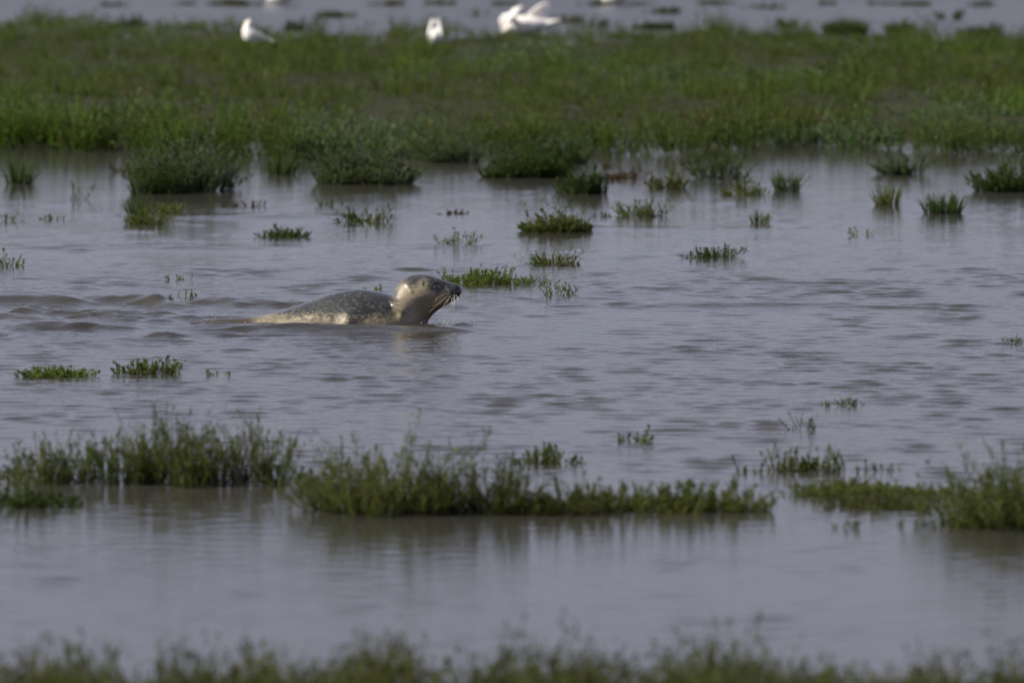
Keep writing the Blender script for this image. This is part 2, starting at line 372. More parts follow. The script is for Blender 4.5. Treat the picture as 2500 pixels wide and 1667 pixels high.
# ------------------------------------------------------------------ the far saltmarsh meadow
NEAR_EDGE = [(-900, 348), (0, 352), (280, 356), (420, 352), (560, 348), (760, 354), (980, 358), (1110, 364), (1240, 348), (1320, 341), (1500, 342), (1650, 340), (1830, 342), (1950, 348), (2060, 358), (2200, 358), (2352, 362), (3300, 364)]
FAR_EDGE = [(-900, 72), (0, 72), (100, 56), (170, 78), (260, 84), (420, 72), (520, 66), (580, 96), (700, 98), (860, 102), (920, 86), (1060, 80), (1150, 96), (1300, 102), (1450, 92), (1550, 96), (1680, 84), (1740, 100), (1870, 98), (2040, 108), (2130, 84), (2190, 92), (2300, 106), (2352, 102), (3300, 102)]
def edge_D(tab, X, Dg):
    px = (X / Dg * F_PX + 1250) / KD
    y = np.interp(px, [p[0] for p in tab], [p[1] for p in tab]) * KD
    return CAM_H / np.tan(PITCH + np.arctan((y - 833.5) / F_PX))
def build_meadow():
    nx, nd = 120, 60
    xs = np.linspace(-8.5, 8.5, nx)
    near = edge_D(NEAR_EDGE, xs, 56.0); far = edge_D(FAR_EDGE, xs, 72.0)
    T = np.linspace(0, 1, nd)
    D = (near[None] + 1.3) * (1 - T[:, None]) + (far[None] - .6) * T[:, None]; X = np.repeat(xs[None], nd, 0)
    e = np.minimum(1, np.minimum(T, 1 - T)[:, None] * 14)
    Z = -0.07 + e * (0.11 + 0.05 * vnoise(X + 20, D, 31, 0.8))
    idx = np.arange(nd * nx).reshape(nd, nx)
    q = np.stack([idx[:-1, :-1], idx[:-1, 1:], idx[1:, 1:], idx[1:, :-1]], -1).reshape(-1, 4)
    tag(mesh_np('marsh_ground', np.stack([X, D, Z], -1).reshape(-1, 3), q, M_MUD, smooth=True), 'low muddy bank under the far marsh vegetation', kind='structure')
    rng = np.random.RandomState(8); var = []
    for i in range(12):
        kind = ['sea', 'glass', 'sea', 'tuft', 'glass', 'purs'][i % 6]
        if kind == 'tuft':
            v, qd, c = blades(rng, 36, .24, .24, .20, bw=.010, pal='olive'); 
        else:
            pal = {'sea': 'olive', 'glass': 'olive', 'purs': 'grey'}[kind]
            (v, qd, c), (v2, _, c2) = shoots(rng, 11, .26, .26, .20 if kind != 'purs' else .16, lean=.5, rnd=.25, nb=3, nl=4, ll=.038, lw=.009 if kind != 'purs' else .013, pal=pal, dome=.4, bl=.45)
            e = v2.reshape(-1, 9, 3); m = len(e); c0 = c2.reshape(-1, 9, 3)      # each stem as a slim three-sided spike
            st = np.concatenate([np.mean(e[:, :3], 1, keepdims=True) + (e[:, :3] - np.mean(e[:, :3], 1, keepdims=True)) * 2.2, np.mean(e[:, 6:], 1, keepdims=True)], 1)
            st = np.stack([st[:, 0], st[:, 1], st[:, 3], st[:, 3] + np.array([.002, 0, 0])], 1)
            qd = np.concatenate([qd, np.arange(m * 4).reshape(-1, 4) + len(v)]); v = np.concatenate([v, st.reshape(-1, 3)]); c = np.concatenate([c, np.repeat(c0[:, 0], 4, 0)])
        var.append((v, qd, c))
    V, Q, C, off = [], [], [], 0
    n = 4000
    edge_n = lambda x: (vnoise(np.array([x + 50]), np.array([1.5]), 61, 1.1)[0] - .5) * 2.6 + (vnoise(np.array([x + 50]), np.array([4.5]), 62, 3.0)[0] - .5) * 1.2
    for i in range(n):
        x = rng.uniform(-8.3, 8.3); t = rng.uniform(0, .035) if i % 9 == 0 else rng.uniform(.93, 1) if i % 12 == 1 else rng.uniform(0, 1) ** .9
        nr, fr = np.interp(x, xs, near), np.interp(x, xs, far)
        dd = nr + (fr - nr) * t + rng.normal(0, .10) + edge_n(x) * (1 - t) ** 3
        if abs(x) > .068 * dd + 1.6: continue
        patch = vnoise(np.array([x + 30]), np.array([dd * .5]), 44, .9)[0]
        p2 = vnoise(np.array([x + 10]), np.array([dd * .6]), 45, .5)[0]
        k = rng.randint(0, 12)
        if patch > .66: k = (5, 11)[rng.randint(2)]
        elif k in (5, 11) and rng.rand() < .7: k = 0
        v, qd, c = var[k]
        s = rng.uniform(.7, 1.15) * (.7 + .55 * p2); a = rng.uniform(0, 6.28); ca, sa = math.cos(a), math.sin(a)
        z = .03 + .04 * vnoise(np.array([x + 20]), np.array([dd]), 31, .8)[0]
        big = i % 9 == 0
        if big: s *= rng.uniform(.9, 1.55)
        hz = s * rng.uniform(.85, 1.2) * (1.05 - .1 * t) * (1 - .45 * sstep(.78, 1, t)) * (2.3 if i % 24 == 1 else 1)
        V.append(np.stack([(v[:, 0] * ca - v[:, 1] * sa) * s + x, (v[:, 0] * sa + v[:, 1] * ca) * s + dd, v[:, 2] * hz + z], 1))
        g = np.array([1, 1, 1.]) if k in (5, 11) else (np.array([.92, 1.0, .85]) * (1 - t) ** 2 + np.array([.92, 1.0, .92]) * (1 - (1 - t) ** 2))
        if big: g = g * np.array([.78, .86, .85])
        if rng.rand() < .03: g = np.array([1.15, .80, .78])
        if .6 < p2 and rng.rand() < .5: g = g * np.array([1.0, 1.18, .8])
        C.append(c * g * np.array([1.1, 1.22, 1.0]) * rng.uniform(.78, 1.2)); Q.append(qd + off); off += len(v)
    o = mesh_np('marsh_vegetation', np.concatenate(V), np.concatenate(Q), M_LEAF, col=np.concatenate(C))
    tag(o, 'broad olive green bank of saltmarsh vegetation behind the seal', 'ground cover', kind='stuff')
build_meadow()

# ------------------------------------------------------------------ the blurred fringe nearest the camera
FRINGE = [(-300, 1540), (0, 1520), (60, 1505), (130, 1500), (210, 1505), (260, 1545), (300, 1575), (340, 1575), (400, 1525), (470, 1510), (540, 1500), (600, 1500), (650, 1520), (680, 1560), (720, 1520), (780, 1540), (830, 1500), (920, 1495), (960, 1535), (1030, 1540), (1060, 1545), (1110, 1520), (1180, 1500), (1250, 1520), (1310, 1500), (1380, 1510), (1430, 1545), (1500, 1525), (1560, 1515), (1620, 1500), (1690, 1480), (1740, 1520), (1760, 1555), (1830, 1540), (1900, 1535), (1960, 1545), (2050, 1550), (2150, 1540), (2250, 1540), (2352, 1530), (2700, 1520)]
def build_fringe():
    rng = np.random.RandomState(77); V, Q, C, off = [], [], [], 0
    var = [shoots(rng, 9, .12, .10, 1.0 * .2, lean=.25, rnd=.12, nb=4, nl=8, ll=.021, lw=.008, pal='olive' if i % 3 else 'green', dome=.3, bl=.28, spike=.5)[0] for i in range(8)]
    n = 680
    for i in range(n):
        px = rng.uniform(-260, 2620); by = rng.uniform(1612, 1720)
        x, dd = gpt(px * KD, by * KD)
        top = np.interp(px, [p[0] for p in FRINGE], [p[1] for p in FRINGE])
        hm = max(.05, (by - top) * KD * dd / F_PX) * rng.uniform(.9, 1.5)
        v, qd, c = var[rng.randint(8)]; a = rng.uniform(0, 6.28); ca, sa = math.cos(a), math.sin(a); s = rng.uniform(.7, 1.1)
        V.append(np.stack([(v[:, 0] * ca - v[:, 1] * sa) * s + x, (v[:, 0] * sa + v[:, 1] * ca) * s + dd, v[:, 2] / .2 * hm], 1))
        C.append(c * rng.uniform(.7, 1.15) * (np.array([1.1, .85, .9]) if rng.rand() < .25 else 1)); Q.append(qd + off); off += len(v)
    tag(mesh_np('marsh_fringe', np.concatenate(V), np.concatenate(Q), M_LEAF, col=np.concatenate(C)), 'blurred fringe of olive green marsh plants along the bottom edge', 'ground cover', kind='stuff')
    nx = 60; xs = np.linspace(-3.4, 3.4, nx); ds = [22.0, 22.8, 23.6, 24.5, 25.0]
    zz = [-.04, .01, .02, .015, -.04]
    v = [(x, d + .12 * math.sin(x * 5), z) for d, z in zip(ds, zz) for x in xs]
    idx = np.arange(len(v)).reshape(5, nx)
    q = np.stack([idx[:-1, :-1], idx[:-1, 1:], idx[1:, 1:], idx[1:, :-1]], -1).reshape(-1, 4)
    tag(mesh_np('near_marsh_ground', v, q, M_MUD, smooth=True), 'muddy edge under the nearest plants', kind='structure')
build_fringe()

# ------------------------------------------------------------------ single plants, far to near
gF, gE, gM, gB, gN = 'clumps in the far water', 'clumps off the far marsh edge', 'sprigs in the open water', 'plants of the near belt', 'plants of the nearest fringe'
P_LIST = [
 # far water beyond the bank
 ('seablite', 300, 62, 46, 26, 'small dark clump rising behind the far bank, left of the white birds', gF, 'olive'),
 ('seablite', 688, 72, 42, 38, 'dark round clump in far water just right of the leftmost white bird', gF, 'dark'),
 ('mat', 768, 40, 60, 16, 'flat olive clump in far water between two white birds', gF, 'olive'),
 ('mat', 540, 13, 92, 14, 'long flat dark clump at the top edge above the leftmost white bird', gF, 'olive'),
 ('mat', 258, 14, 36, 10, 'faint small clump at the top edge near the left corner', gF, 'olive'),
 ('mat', 420, 11, 28, 9, 'faint clump at the top edge left of the long flat dark clump', gF, 'olive'),
 ('mat', 897, 13, 44, 13, 'flat clump at the top edge, roughly above the seal head', gF, 'olive'),
 ('mat', 1012, 11, 46, 11, 'flat clump at the top edge left of the wing-raising white bird', gF, 'olive'),
 ('mat', 1150, 12, 34, 13, 'small clump at the top edge touching the wing-raising white bird', gF, 'olive'),
 ('sprig', 1098, 36, 28, 16, 'faint sprig in far water between the two central white birds', gF, 'olive'),
 ('mat', 1308, 52, 44, 22, 'thin clump in far water just right of the wing-raising white bird', gF, 'olive'),
 ('seablite', 1363, 62, 32, 24, 'small round clump in far water right of the thin clump', gF, 'dark'),
 ('mat', 1372, 12, 46, 10, 'flat clump at the top edge left of the cut-off white bird', gF, 'olive'),
 ('mat', 1462, 12, 34, 10, 'flat clump at the top edge right of the cut-off white bird', gF, 'olive'),
 ('mat', 1528, 31, 50, 14, 'flat feathery clump floating above a darker clump, right of centre', gF, 'olive'),
 ('seablite', 1512, 68, 66, 26, 'dark low clump against the far bank under a flat feathery one', gF, 'dark'),
 ('mat', 1640, 10, 60, 9, 'thin clump at the top edge right of centre', gF, 'olive'),
 ('mat', 1731, 18, 26, 12, 'left one of two small clumps close together near the top edge', gF, 'olive'),
 ('mat', 1771, 20, 30, 12, 'right one of two small clumps close together near the top edge', gF, 'olive'),
 ('seablite', 1813, 64, 34, 24, 'small clump in far water left of the wide dark tussock', gF, 'olive'),
 ('tuft', 1941, 80, 108, 36, 'wide dark green tussock in far water by the bank', gF, 'dark'),
 ('tuft', 2070, 77, 74, 30, 'narrower dark green tussock right of the wide far one', gF, 'dark'),
 ('mat', 1902, 11, 34, 9, 'tiny clump at the top edge above the wide dark tussock', gF, 'olive'),
 ('mat', 2016, 11, 36, 9, 'tiny clump at the top edge above the gap between dark tussocks', gF, 'olive'),
 ('mat', 2098, 13, 54, 11, 'tiny clump at the top edge above the narrower dark tussock', gF, 'olive'),
 ('seablite', 2186, 44, 30, 24, 'small olive clump alone in the far water near the right corner', gF, 'olive'),
 ('mat', 2256, 14, 34, 12, 'small clump at the top edge in the right corner', gF, 'olive'),
 ('seablite', 2258, 78, 52, 28, 'dark lens shaped clump in far water near the right edge', gF, 'olive'),
 # off the near side of the far bank
 ('tuft', 42, 424, 80, 58, 'dark green grass tussock at the left edge below the far bank', gE, 'dark'),
 ('sprig', 176, 459, 46, 32, 'small sparse sprig right of the leftmost tussock', gE, 'grey'),
 ('purslane', 418, 440, 205, 128, 'big grey green bush standing in water at left, largest off the bank', gE, 'grey'),
 ('glasswort', 352, 447, 90, 62, 'darker green plant at the left foot of the big grey green bush', gE, 'dark'),
 ('glasswort', 447, 438, 40, 46, 'bright green plant at the foot of the big grey green bush', gE, 'bright'),
 ('tuft', 643, 402, 84, 48, 'square dark tussock between the two grey green bushes', gE, 'dark'),
 ('purslane', 830, 424, 205, 84, 'wide low grey green bush, second from the left off the bank', gE, 'grey'),
 ('seablite', 1035, 374, 115, 76, 'grey green bush against the bank above the seal head', gE, 'grey'),
 ('seablite', 1210, 410, 190, 72, 'broad dark green bush jutting from the bank at centre', gE, 'dark'),
 ('seablite', 1268, 378, 120, 62, 'upper dark green bush behind the broad one at centre', gE, 'dark'),
 ('glasswort', 1336, 447, 104, 58, 'rounded dark green plant in front right of the broad central bush', gE, 'dark'),
 ('seablite', 1535, 434, 66, 44, 'small leaning green plant right of the brown dead clump', gE, 'green'),
 ('seablite', 1655, 411, 74, 66, 'dark green plant with its foot in water under the bank, right of centre', gE, 'dark'),
 ('sprig', 1690, 436, 26, 66, 'thin upright stalks beside a dark green plant below the bank', gE, 'grey'),
 ('seablite', 1710, 449, 54, 32, 'small rounded plant below the thin upright stalks', gE, 'green'),
 ('tuft', 1808, 440, 78, 50, 'compact very dark tussock, alone right of centre', gE, 'dark'),
 ('tuft', 2042, 472, 78, 48, 'spiky green tussock left of the wider dark one at right', gE, 'green'),
 ('seablite', 2072, 402, 84, 52, 'round grey green plant at the foot of the bank at right', gE, 'grey'),
 ('tuft', 2167, 492, 114, 44, 'wide dark spiky tussock in open water at right', gE, 'dark'),
 ('seablite', 2325, 442, 150, 72, 'broad green bush cut by the right edge below the bank', gE, 'dark'),
 # open water
 ('tuft', 315, 500, 66, 46, 'dark spiky tussock, back one of three close together at left', gM, 'dark'),
 ('mat', 337, 516, 74, 30, 'light green low plant, front one of three close together at left', gM, 'green'),
 ('mat', 380, 489, 60, 22, 'soft green low plant, right one of three close together at left', gM, 'green'),
 ('sprig', 750, 473, 34, 18, 'tiny green sprig above and right of the floating feathery plant', gM, 'green'),
 ('seablite', 838, 511, 56, 34, 'small round pale green plant in water above the seal back', gM, 'green'),
 ('mat', 655, 545, 86, 22, 'low feathery plant floating between the wave line and the tussocks', gM, 'dark'),
 ('seablite', 1280, 533, 155, 40, 'wide green plant with arching shoots, above right of the seal', gM, 'green'),
 ('sprig', 1285, 528, 70, 66, 'tall curved shoots rising from the wide green plant', gM, 'green'),
 ('mat', 1465, 497, 74, 36, 'humped green plant right of the plant with arching shoots', gM, 'green'),
 ('sprig', 1511, 496, 14, 18, 'single short shoot just right of the humped green plant', gM, 'dark'),
 ('sprig', 1390, 498, 16, 10, 'tiny tip left of the humped green plant', gM, 'dark'),
 ('tuft', 1747, 513, 56, 28, 'small twin-topped tussock right of centre in open water', gM, 'green'),
 ('sprig', 1975, 541, 38, 15, 'flat tiny sprig in open water toward the right', gM, 'green'),
 ('sprig', 1043, 563, 84, 30, 'sparse thin sprig standing over a dark ripple above the seal head', gM, 'green'),
 ('mat', 1268, 608, 82, 30, 'dense green plant above the leafy mat by the seal nose', gM, 'green'),
 ('mat', 1630, 592, 76, 22, 'dark low plant alone in open water right of centre', gM, 'dark'),
 ('mat', 1052, 655, 90, 26, 'left low end of leafy mat directly behind the seal muzzle', gM, 'bright'),
 ('seablite', 1118, 651, 80, 38, 'bright leafy mound behind the seal nose, highest of its mat', gM, 'bright'),
 ('mat', 1182, 653, 66, 22, 'right low end of the leafy mat beyond the seal nose', gM, 'bright'),
 ('sprig', 1247, 652, 36, 13, 'tiny tuft between the leafy mat and the thin curved shoots', gM, 'green'),
 ('sprig', 1276, 678, 84, 28, 'row of thin curved shoots right of the seal nose', gM, 'green'),
 ('sprig', 863, 671, 36, 14, 'tiny green tips showing just above the seal back', gM, 'bright'),
 ('mat', 10, 612, 46, 28, 'green plant cut by the left edge above the wake', gM, 'green'),
 ('sprig', 18, 508, 42, 16, 'pale tiny sprig at the left edge below the tussock', gM, 'green'),
 ('sprig', 125, 504, 28, 8, 'tiny flat sprig right of the pale sprig at the left edge', gM, 'green'),
 ('sprig', 408, 643, 20, 9, 'speck of green above the two-part sprig by the wake', gM, 'green'),
 ('sprig', 374, 692, 28, 11, 'left short sprig of a pair beside the wake', gM, 'green'),
 ('sprig', 427, 691, 32, 20, 'right taller sprig of a pair beside the wake', gM, 'green'),
 ('mat', 122, 867, 140, 21, 'long low green mat floating at left below the wake', gM, 'bright'),
 ('seablite', 334, 859, 88, 34, 'leafy pointed plant right of the long low mat', gM, 'green'),
 ('sprig', 283, 857, 24, 10, 'tiny sprig between the long low mat and the pointed plant', gM, 'green'),
 ('sprig', 495, 861, 48, 9, 'thin trailing sprig right of the leafy pointed plant', gM, 'green'),
 ('glasswort', 1450, 1013, 26, 40, 'single small fir-shaped shoot in open water below centre', gM, 'green'),
 ('sprig', 1478, 1016, 12, 14, 'tiny tip beside the fir-shaped shoot', gM, 'green'),
 ('sprig', 1842, 986, 48, 30, 'dark arching sprig in open water at right', gM, 'dark'),
 ('sprig', 1925, 931, 22, 13, 'left one of two tiny sprigs above the dark arching sprig', gM, 'green'),
 ('sprig', 1970, 931, 20, 15, 'right one of two tiny sprigs above the dark arching sprig', gM, 'dark'),
 ('sprig', 2342, 789, 24, 18, 'small shoots cut by the right edge level with the seal', gM, 'green'),
 # the belt below the seal
 ('glasswort', 1262, 1063, 76, 40, 'green twin-topped plant behind the belt, below the seal nose', gB, 'green'),
 ('sprig', 1185, 1063, 22, 16, 'tiny dark sprig left of the green twin-topped plant', gB, 'dark'),
 ('sprig', 1335, 1064, 34, 14, 'thin tiny sprig right of the green twin-topped plant', gB, 'green'),
 ('glasswort', 1740, 1083, 28, 38, 'leftmost shoot of four standing in a row at right', gB, 'green'),
 ('glasswort', 1805, 1083, 62, 56, 'tallest plant of four in a row at right, with one long spike', gB, 'green'),
 ('glasswort', 1870, 1083, 84, 52, 'third plant of four in a row at right, feathery cone', gB, 'green'),
 ('glasswort', 1950, 1083, 30, 40, 'rightmost leaning shoot of four in a row', gB, 'green'),
 ('sprig', 2050, 1080, 26, 12, 'tiny sprig right of the row of four plants', gB, 'green'),
 ('glasswort', 12, 1102, 56, 56, 'plant cut by the left edge at the end of the near belt', gB, 'green'),
 ('glasswort', 112, 1112, 128, 118, 'thin spiked plant, second from the left in the near belt', gB, 'green'),
 ('glasswort', 238, 1112, 112, 118, 'plant with one tall thin spike, third from left in the near belt', gB, 'green'),
 ('glasswort', 398, 1120, 205, 172, 'tallest dense spiked plant in the left part of the near belt', gB, 'green'),
 ('glasswort', 572, 1116, 132, 165, 'fir-shaped feathery plant right of the tallest dense one', gB, 'green'),
 ('seablite', 692, 1116, 82, 68, 'small grey green bush in the gap left of the great clump', gB, 'green'),
 ('seablite', 62, 1166, 150, 60, 'dark rounded bush nearer the camera at the left edge', gB, 'dark'),
 ('seablite', 858, 1186, 280, 205, 'great rounded bush, highest in the middle of the near belt', gB, 'green'),
 ('seablite', 1085, 1188, 230, 170, 'reddish green bush adjoining the great bush on its right', gB, 'olive'),
 ('seablite', 1290, 1180, 190, 92, 'lower olive bush continuing the belt below the seal nose', gB, 'olive'),
 ('seablite', 1445, 1176, 170, 70, 'low green bush in the right half of the belt, before the gap', gB, 'green'),
 ('seablite', 1630, 1180, 200, 84, 'feathery bush with one thin spike near the right end of the belt', gB, 'green'),
 ('sprig', 1768, 1180, 56, 58, 'sparse reddish plant ending the belt at its right', gB, 'olive'),
 ('mat', 1965, 1142, 260, 36, 'long low feathery mat, back one right of the belt', gB, 'green'),
 ('mat', 2145, 1140, 140, 26, 'thin mat joining the long low mat to the right bush', gB, 'green'),
 ('mat', 2035, 1170, 200, 34, 'sparse brownish mat in front of the long low mat', gB, 'olive'),
 ('sprig', 1938, 1213, 26, 28, 'small forked sprig in front of the brownish mat', gB, 'green'),
 ('mat', 2072, 1210, 36, 15, 'tiny tuft right of the small forked sprig', gB, 'green'),
 ('mat', 2190, 1212, 66, 14, 'low trailing tuft at the foot of the right bush', gB, 'green'),
 ('seablite', 2290, 1212, 210, 165, 'dark bush rising towards the right edge of the near belt', gB, 'green'),
 ('seablite', 2385, 1220, 250, 212, 'tallest bush of the near belt, cut by the right edge', gB, 'green'),
 # taller plants in the nearest fringe
 ('glasswort', 1685, 1640, 130, 190, 'tall blurred peak of the nearest fringe, right of centre', gN, 'green'),
 ('glasswort', 1130, 1640, 46, 205, 'tall thin blurred spike of the nearest fringe near centre', gN, 'green'),
 ('glasswort', 530, 1640, 40, 200, 'thin blurred spike of the nearest fringe, highest at left', gN, 'olive'),
 ('glasswort', 1802, 1640, 40, 185, 'thin blurred spike right of the tall fringe peak', gN, 'olive'),
 ('glasswort', 150, 1640, 150, 150, 'blurred rounded plant of the fringe in the bottom left corner', gN, 'green'),
 ('glasswort', 430, 1640, 60, 175, 'blurred spiky plant of the fringe left of the highest thin spike', gN, 'olive'),
]
for row in P_LIST:
    plant(*row)
# brown dead plants
for cx, by, w, h, lab in (
    (1420, 412, 50, 30, 'brown dead clump in water right of the rounded dark green plant'),
    (1378, 386, 20, 12, 'tiny brown dead scrap above the brown clump'),
    (578, 474, 14, 15, 'right one of two tiny brown scraps by the big grey green bush'),
    (548, 474, 10, 9, 'left one of two tiny brown scraps by the big grey green bush'),
    (283, 396, 18, 28, 'brown dead stalk at the left of the big grey green bush'),
    (1312, 611, 10, 9, 'tiny brown scrap right of the dense green plant'),
    (1045, 491, 30, 6, 'flat brown scrap floating above the sparse thin sprig')):
    plant('mat', cx, by, w, h, lab, 'dead plants in the water', 'brown', name='dead_plant', dens=2.0)

# ------------------------------------------------------------------ the seal
SEAL_D = 40.12
SEAL_Y0 = dist_row(SEAL_D)
def spt(x, y): return ((x - 1250) * SEAL_D / F_PX, (SEAL_Y0 - y) * SEAL_D / F_PX)      # photograph px -> metres in the seal's plane
STATIONS = [  # back outline px, belly outline px, half width m, egg
    ((462, 786.5), (462, 799), .022, 0), ((502, 781), (502, 810), .044, 0), ((542, 777), (542, 822), .070, 0), ((580, 776), (577, 836), .092, 0), ((614, 773), (610, 850), .112, 0), ((645, 768), (640, 870), .135, 0),
    ((689, 757.6), (685, 890), .158, 0), ((723, 746), (720, 900), .174, 0), ((767, 730), (765, 912), .192, 0), ((808, 716), (808, 920), .205, 0),
    ((842, 708.5), (845, 922), .212, 0), ((876, 705.5), (885, 920), .212, 0), ((903, 707.6), (925, 910), .206, 0), ((930, 713), (965, 893), .192, 0),
    ((948, 718), (998, 870), .172, 0), ((956, 718), (1018, 845), .155, .05), ((960, 712), (1029, 822), .140, .05), ((964, 703), (1036, 803), .127, .05),
    ((972, 691), (1042, 788), .116, .03), ((984, 680), (1051, 775), .108, 0), ((1000, 672.5), (1061, 764), .103, -.04), ((1021, 669), (1072, 755), .098, -.08),
    ((1043, 670.4), (1083, 748.5), .090, -.14), ((1061, 675.8), (1092, 743.5), .078, -.22), ((1078, 681.4), (1101, 737.5), .064, -.26), ((1094, 687.4), (1109, 732), .056, -.25),
    ((1105, 690.6), (1115, 727.5), .050, -.18), ((1114, 692.2), (1120, 723.5), .042, -.1), ((1121, 696.5), (1124, 719), .031, 0), ((1126, 702), (1127, 713.5), .016, 0), ((1128.3, 707), (1128.3, 709), .003, 0)]
def catmull(P, t):
    P = np.asarray(P, float); n = len(P); i = np.clip(np.floor(t).astype(int), 0, n - 2); u = (t - i)[:, None]
    g = lambda k: P[np.clip(k, 0, n - 1)]
    a, b, c, d = g(i - 1), g(i), g(i + 1), g(i + 2)
    return .5 * (2 * b + (c - a) * u + (2 * a - 5 * b + 4 * c - d) * u ** 2 + (3 * b - a - 3 * c + d) * u ** 3)
def build_seal():
    n_st = len(STATIONS)
    raw = np.array([[*spt(*t), *spt(*b), w, e] for t, b, w, e in STATIONS])
    t = np.concatenate([np.linspace(0, 14, 200, endpoint=False), np.linspace(14, n_st - 1, 300)])
    S = catmull(raw, t)
    nr, nc = len(t), 112
    ph = np.linspace(0, 2 * math.pi, nc, endpoint=False)
    T, Bt, hw, eg = S[:, 0:2], S[:, 2:4], np.maximum(S[:, 4], .002), S[:, 5]
    ctr = (T + Bt) / 2; ax = (T - Bt) / 2
    cs, sn = np.cos(ph), np.sin(ph)
    x = ctr[:, None, 0] + ax[:, None, 0] * cs[None]; z = ctr[:, None, 1] + ax[:, None, 1] * cs[None]
    y = hw[:, None] * np.sign(sn)[None] * (np.abs(sn)[None] ** .92) * (1 + eg[:, None] * cs[None])
    PX = x * F_PX / SEAL_D + 1250; PY = SEAL_Y0 - z * F_PX / SEAL_D
    side = np.abs(sn)[None] ** .7 * np.ones_like(x)
    def g(cx, cy, sx, sy=None, rot=0.):
        sy = sy or sx; dx, dy = PX - cx, PY - cy; c, s = math.cos(rot), math.sin(rot)
        return np.exp(-((dx * c + dy * s) / sx) ** 2 / 2 - ((-dx * s + dy * c) / sy) ** 2 / 2)
    def line(pts, sg):
        best = np.full(PX.shape, 1e9)
        for a, b in zip(pts, pts[1:]):
            l = math.dist(a, b); ux, uy = (b[0] - a[0]) / l, (b[1] - a[1]) / l
            q = np.clip((PX - a[0]) * ux + (PY - a[1]) * uy, 0, l)
            best = np.minimum(best, np.hypot(PX - a[0] - q * ux, PY - a[1] - q * uy))
        return np.exp(-best ** 2 / (2 * sg * sg))
    MOUTH = [(1066, 725), (1080, 721), (1094, 717.5), (1106, 718.5), (1117, 721), (1124, 718)]
    bump = (.009 * g(1099, 710, 9, 7) + .006 * g(1068, 684, 9, 4.5) + .005 * g(1024, 712, 22, 16) - .007 * g(1066, 691, 6, 2.6, -.12)
            - .004 * g(1034, 690, 2.6, 4.2, -.15) + .0025 * g(1034, 690, 6.5, 7) - .004 * line(MOUTH, 2.0) + .0025 * line([(a, b + 6) for a, b in MOUTH], 3)
            + .024 * g(848, 778, 14, 22, .5) + .008 * g(868, 765, 14, 18, .4) - .006 * g(862, 786, 6, 16, .3)
            + .017 * line([(952, 722), (962, 738), (985, 752)], 6) - .010 * line([(946, 722), (952, 742), (968, 760)], 5) + .006 * line([(984, 684), (996, 694), (1004, 706)], 3.5)
            + .006 * line([(700, 775), (760, 768), (800, 775)], 9) - .004 * g(1083, 700, 7, 5))
    dirv = np.sign(sn)[None]
    y = y + bump * side * dirv
    v = np.stack([x, y, z], -1).reshape(-1, 3)
    idx = np.arange(nr * nc).reshape(nr, nc)
    a, b = idx[:-1], idx[1:]
    q = np.stack([a, np.roll(a, -1, 1), np.roll(b, -1, 1), b], -1).reshape(-1, 4)
    caps = [[idx[0, 0], idx[0, (k + 1) % nc], idx[0, k]] for k in range(1, nc - 1)] + [[idx[-1, 0], idx[-1, k], idx[-1, k + 1]] for k in range(1, nc - 1)]
    # coat pattern masks, plus the painted shade of the lower jaw
    dors = np.clip(.5 + .5 * cs[None] * np.ones_like(x), 0, 1)
    zrel = (z - (-.02)) / .17
    body = 1 - sstep(940, 985, PX)
    face = sstep(1003, 1075, PX + (720 - PY) * .25)
    crown = np.exp(-((PY - (664 + .0 * PX)) / 31.0) ** 2) * sstep(958, 978, PX) * (1 - sstep(1055, 1085, PX))
    dark = body * sstep(.10, .70, zrel + .10 * (vnoise(x + 5, z * 2 + 3, 51, 18) - .5)) + crown * (1 - body)
    dark = np.maximum(dark, face * sstep(738, 700, PY + .25 * (1090 - PX)) * .85)
    dark = np.maximum(dark, sstep(.6, 1., dors) * sstep(950, 960, PX) * (1 - sstep(975, 1000, PX)) * .6)
    nose = np.maximum(sstep(1104, 1116, PX), sstep(1085, 1105, PX) * sstep(718, 726, PY))  # dark nose tip; second term paints shade onto the lower jaw
    pale = np.clip(g(1034, 690, 7.5, 8) * 1.0 + .9 * g(982, 705, 9, 12, .5) + .3 * g(1010, 718, 16, 10) + .55 * g(1078, 718, 10, 4, -.3), 0, 1) - 1.6 * g(1034, 690, 2.4, 4)
    pink = g(1072, 721, 8, 3.5, -.3)
    m, tt, bs = new_mat('wet_seal_coat')
    tc = N(tt, 'ShaderNodeTexCoord'); mp = N(tt, 'ShaderNodeMapping'); mp.inputs['Scale'].default_value = (.75, 1, 1.25); mp.inputs['Rotation'].default_value = (0, rad(28), 0)
    tt.links.new(tc.outputs['Object'], mp.inputs[0])
    n1 = noise(tt, mp.outputs[0], 60, 5, .68); n2 = noise(tt, mp.outputs[0], 120, 3, .6); n3 = noise(tt, mp.outputs[0], 11, 3)
    spots = ramp(tt, n1, [(.42, 0), (.58, 1)]); fine = ramp(tt, n2, [(.40, 0), (.64, 1)])
    slate = mix(tt, n3, (.014, .016, .019), (.030, .033, .038)); tan_ = mix(tt, n3, (.150, .125, .080), (.250, .215, .145))
    tan2 = mix(tt, n3, (.19, .160, .105), (.32, .275, .185))
    flank = mix(tt, spots.outputs[0], (.075, .068, .055), tan2)
    fl2 = mix(tt, .32, tan_, flank)
    back = mix(tt, 1.0, slate, slate)
    mm = N(tt, 'ShaderNodeMath', operation='MULTIPLY'); fleck = ramp(tt, n1, [(.49, 0), (.62, 1)]); tt.links.new(fleck.outputs[0], mm.inputs[0]); tt.links.new(fine.outputs[0], mm.inputs[1])
    back = mix(tt, mm.outputs[0], slate, (.105, .095, .070))
    ad, an, ap, ak, ab = attr(tt, 'dorsal'), attr(tt, 'nose'), attr(tt, 'pale'), attr(tt, 'pink'), attr(tt, 'flank')
